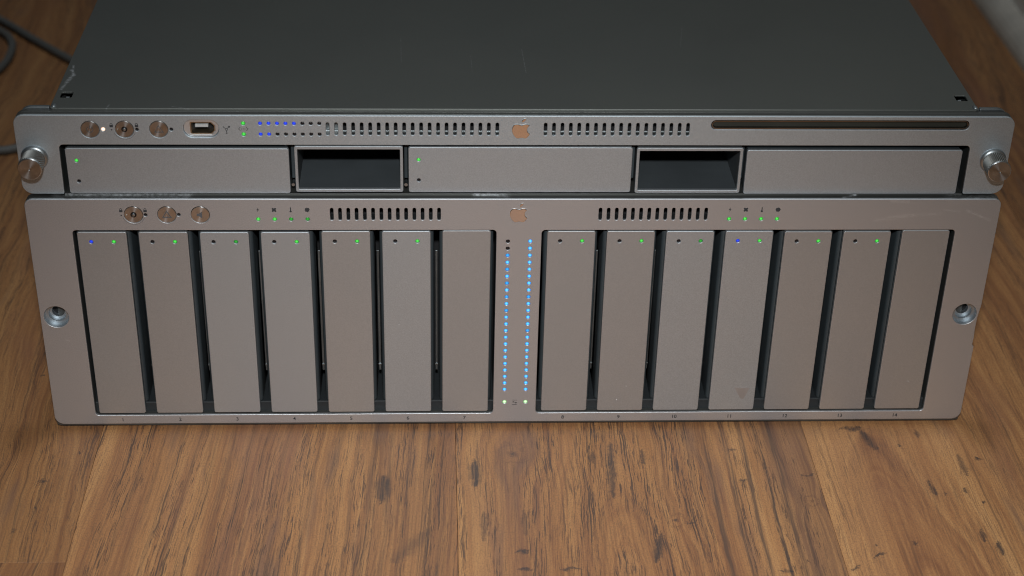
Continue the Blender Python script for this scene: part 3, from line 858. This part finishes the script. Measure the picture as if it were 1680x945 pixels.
light_dot("identify_light", -155.1, 161.1, FY + 0.5, 0.75, 'off', S)
# data socket: bright oval cup, metal shell, white tongue
ov = rrect(-149.8, 157.2, -134.2, 165.6, 4.15, 8)
inn = [(-146.9, 164.3), (-146.9, 158.9), (-146.2, 158.3), (-137.6, 158.3), (-135.9, 160.0), (-135.9, 162.6), (-137.6, 164.3)]
ps = plate("data_socket", [ov, inn], 1.2, M['cup'], S, FY + 0.9, bevel=0.25)
lx, ly, lz = local(ps)
sh = plate("socket_shell", [[(a, b) for a, b in inn], [(-146.4, 163.9), (-146.4, 159.0), (-146.0, 158.75), (-137.8, 158.75), (-136.35, 160.15), (-136.35, 162.4), (-137.8, 163.9)]], 7.0, M['port_metal'], ps, FY + 1.2, bevel=0.05)
sh.location -= ps.location
bk = box("socket_back", -146.3, -136.4, FY + 6.5, FY + 7.5, 158.8, 163.8, M['black'], ps); bk.location -= ps.location
tg = box("socket_tongue", -144.8, -139.0, FY + 2.0, FY + 6.4, 161.3, 162.6, M['contact'], ps, 0.15); tg.location -= ps.location
# symbols beside the socket
x, z = -130.8, 161.2
fw_ = mark("bus_symbol", [circ(x, z, 0.62, 18), circ(x, z, 0.36, 18)], FY, S)
for lp2 in ([(x - 0.13, z - 0.7), (x - 0.13, z - 1.4), (x + 0.13, z - 1.4), (x + 0.13, z - 0.7)], [(x - 0.35, z - 2.1), (x + 0.35, z - 2.1), (x + 0.35, z - 1.6), (x - 0.35, z - 1.6)],
            [(x + 0.42, z + 0.5), (x + 0.6, z + 0.35), (x + 1.1, z + 1.0), (x + 0.92, z + 1.15)], circ(x + 1.25, z + 1.25, 0.45, 12),
            [(x - 0.42, z + 0.5), (x - 0.6, z + 0.35), (x - 1.2, z + 1.0), (x - 1.02, z + 1.15)], [(x - 1.6, z + 1.2), (x - 1.2, z + 0.85), (x - 0.9, z + 1.15), (x - 1.3, z + 1.5)]):
    q = mark("symbol_stroke", [lp2], FY, fw_); q.location -= fw_.location
x, z = -123.3, 161.4
nt_ = mark("network_symbol", [circ(x, z, 0.2, 10)], FY, S)
for dx in (-0.7, 0.7):
    q = mark("symbol_stroke", [circ(x + dx, z, 0.2, 10)], FY, nt_); q.location -= nt_.location
for s_ in (-1, 1):
    ch = [(x + s_ * 1.2, z + 0.85), (x + s_ * 1.95, z), (x + s_ * 1.2, z - 0.85), (x + s_ * 1.4, z - 0.95), (x + s_ * 2.25, z), (x + s_ * 1.4, z + 0.95)]
    q = mark("symbol_stroke", [ch], FY, nt_); q.location -= nt_.location
light_dot("network_light", -123.3, 164.1, FY + 0.2, 0.9, 'led_green', S)
light_dot("network_light", -123.3, 158.75, FY + 0.2, 0.9, 'led_green', S)
for k, x in enumerate(act):
    light_dot("activity_light", x, 164.1, FY + 0.2, 0.85, 'led_blue' if k < 5 else 'off', S)
    light_dot("activity_light", x, 158.8, FY + 0.2, 0.85, 'led_blue' if k < 2 else 'off', S)
logo(S, 0.2, 164.1, FY)
# disc slot
sl = plate("disc_slot", [rrect(86.0, 161.8, 202.9, 165.8, 1.95, 8), rrect(86.5, 162.2, 202.4, 165.4, 1.55, 8)], 1.6, M['slot_rim'], S, FY + 0.1, bevel=0.34)
q = plate("dust_flap", [rrect(86.55, 162.25, 202.35, 165.35, 1.5, 8)], 0.8, M['slot'], sl, FY + 1.5, bevel=0.3); q.location -= sl.location

# front of the bay: three drive fronts and two hollow grips
def drive_front(x0, x1, z0, z1, leds, dy=0.0):
    lo = [rrect(x0, z0, x1, z1, 1.0, 4)]
    if leds: lo += [circ(x0 + 4.6, z, 0.85, 14) for z in leds]
    d = plate("drive_module", lo, 1.8, M['cool'], S, FY + dy, bevel=0.3)
    lx, ly, lz = local(d)
    b_ = box("module_body", x0 + 0.6, x1 - 0.6, FY + 1.85 + dy, FY + 26, z0 + 0.6, z1 - 0.4, M['plastic'], d, 0.4); b_.location -= d.location
    if leds:
        light_dot("status_light", x0 + 4.6, leds[0], FY + 0.2 + dy, 0.85, 'led_green', d, (lx, ly, lz))
        light_dot("activity_light", x0 + 4.6, leds[1], FY + 0.5 + dy, 0.8, 'off', d, (lx, ly, lz))
    return d


drive_front(-203.0, -103.8, 129.0, 151.7, (145.6, 135.2))
drive_front(-50.25, 51.05, 129.5, 152.4, (146.1, 135.8)) 
drive_front(103.3, 202.3, 128.7, 151.2, None)


def grip(x0, x1, z0, z1):
    g = plate("hollow_grip", [rrect(x0, z0, x1, z1, 0.9, 4), rrect(x0 + 1.35, z0 + 1.5, x1 - 1.35, z1 - 1.55, 0.3, 2)], 1.6, M['cool'], S, FY, bevel=0.25)
    a, b2, c0, c1 = x0 + 1.30, x1 - 1.30, z0 + 1.45, z1 - 1.5
    y0, y1 = FY + 1.62, FY + 46.0
    for nm, bb in (("recess_floor", (a, b2, y0, y1, c0 - 0.6, c0)), ("recess_roof", (a, b2, y0, y1, c1, c1 + 0.6)), ("recess_side", (a - 0.6, a, y0, y1, c0 - 0.6, c1 + 0.6)),
                   ("recess_side", (b2, b2 + 0.6, y0, y1, c0 - 0.6, c1 + 0.6)), ("recess_back", (a - 0.6, b2 + 0.6, y1, y1 + 0.6, c0 - 0.6, c1 + 0.6))):
        o = box(nm, *bb, M['recess'], g); o.location -= g.location
    return g


grip(-101.35, -52.7, 129.7, 152.8)
grip(53.05, 101.5, 129.2, 152.2)
# little pins in the gaps beside the grips
for x in (-102.6, -51.5):
    lathe("catch_pin", [(0, -0.6), (0.8, -0.6), (0.9, 0), (0.9, 3), (0, 3)], x, FY + 2.2, 132.6, M['steel'], S, 12)
for x in (52.1, 102.4, -102.6, -51.5):
    box("gap_rail", x - 0.8, x + 0.8, FY + 6, FY + 12, 133.6, 153, M['plastic'], S, 0.4)

# knurled thumb screws
def thumb_screw(x, z):
    n = 64
    bm = bmesh.new()
    prof = [(-1.2, 4.6), (-2.0, 5.05), (-10.6, 5.2), (-11.3, 4.9)]
    rows = []
    steps = 10
    ys_ = [-1.6 - 9.2 * k / steps for k in range(steps + 1)]
    for k, yv in enumerate(ys_):
        row_ = []
        for i in range(n):
            h = 0.16 if (i + k) % 2 == 0 else -0.16
            r = (5.05 + 0.25 * k / steps + (h if 0 < k < steps else -0.05)) * MM
            a = 2 * math.pi * (i + 0.0) / n
            row_.append(bm.verts.new((r * math.cos(a), yv * MM, r * math.sin(a))))
        rows.append(row_)
    for r0, r1 in zip(rows, rows[1:]):
        for i in range(n):
            bm.faces.new((r0[i], r0[(i + 1) % n], r1[(i + 1) % n], r1[i]))
    bm.faces.new(rows[0])
    bmesh.ops.recalc_face_normals(bm, faces=bm.faces)
    me = bpy.data.meshes.new("knurl"); bm.to_mesh(me); bm.free()
    o = link("thumb_screw", me, M['knurl'], S)
    o.location = (x * MM, FY * MM, z * MM)
    lathe("collar", [(4.0, 1.5), (6.0, 0.6), (6.1, -0.3), (5.8, -0.9), (5.2, -1.4), (4.5, -1.6)], 0, 0, 0, M['steel'], o, 48)
    lathe("cap", [(5.25, -10.7), (5.2, -11.1), (4.95, -11.35), (2.6, -11.30), (0.55, -11.28), (0.5, -11.0), (0, -10.95)], 0, 0, 0, M['spun'], o, 64)
    return o


thumb_screw(-216.7, 147.0)
thumb_screw(216.9, 146.0)


# ------------------------------------------------------------------ cables on the floor behind, left
def cable(name, pts, r, label):
    cu = bpy.data.curves.new("tmp", 'CURVE'); cu.dimensions = '3D'; cu.bevel_depth = r; cu.bevel_resolution = 4; cu.resolution_u = 10; cu.use_fill_caps = True
    s = cu.splines.new('BEZIER'); s.bezier_points.add(len(pts) - 1)
    for p, c in zip(s.bezier_points, pts):
        p.co = c; p.handle_left_type = 'AUTO'; p.handle_right_type = 'AUTO'
    ob = bpy.data.objects.new("tmp", cu); COL.objects.link(ob)
    me = bpy.data.meshes.new_from_object(ob.evaluated_get(bpy.context.evaluated_depsgraph_get()))
    bpy.data.objects.remove(ob); bpy.data.curves.remove(cu)
    me.polygons.foreach_set("use_smooth", [True] * len(me.polygons))
    o = link(name, me, M['cable'], None)
    o["label"] = label; o["category"] = "cable"; o["group"] = "grey cables on the floor"
    return o


CZ = 0.0029
cable("cable", [(-0.62, 0.72, CZ), (-0.45, 0.60, CZ), (-0.359, 0.511, CZ), (-0.3245, 0.4714, CZ), (-0.295, 0.439, CZ), (-0.262, 0.405, CZ), (-0.228, 0.385, CZ)], 0.0028,
      "straight grey cable on the floor running diagonally to the lid's left edge")
cable("cable", [(-0.43, 0.53, CZ), (-0.385, 0.512, CZ), (-0.357, 0.492, CZ), (-0.345, 0.4767, CZ), (-0.3386, 0.4493, CZ), (-0.3425, 0.415, CZ), (-0.362, 0.375, CZ), (-0.366, 0.335, CZ), (-0.340, 0.300, CZ), (-0.3126, 0.2965, CZ), (-0.29, 0.306, CZ), (-0.25, 0.30, CZ), (-0.225, 0.28, CZ)], 0.0028,
      "curved grey cable making a bend on the floor at the photo's left edge")
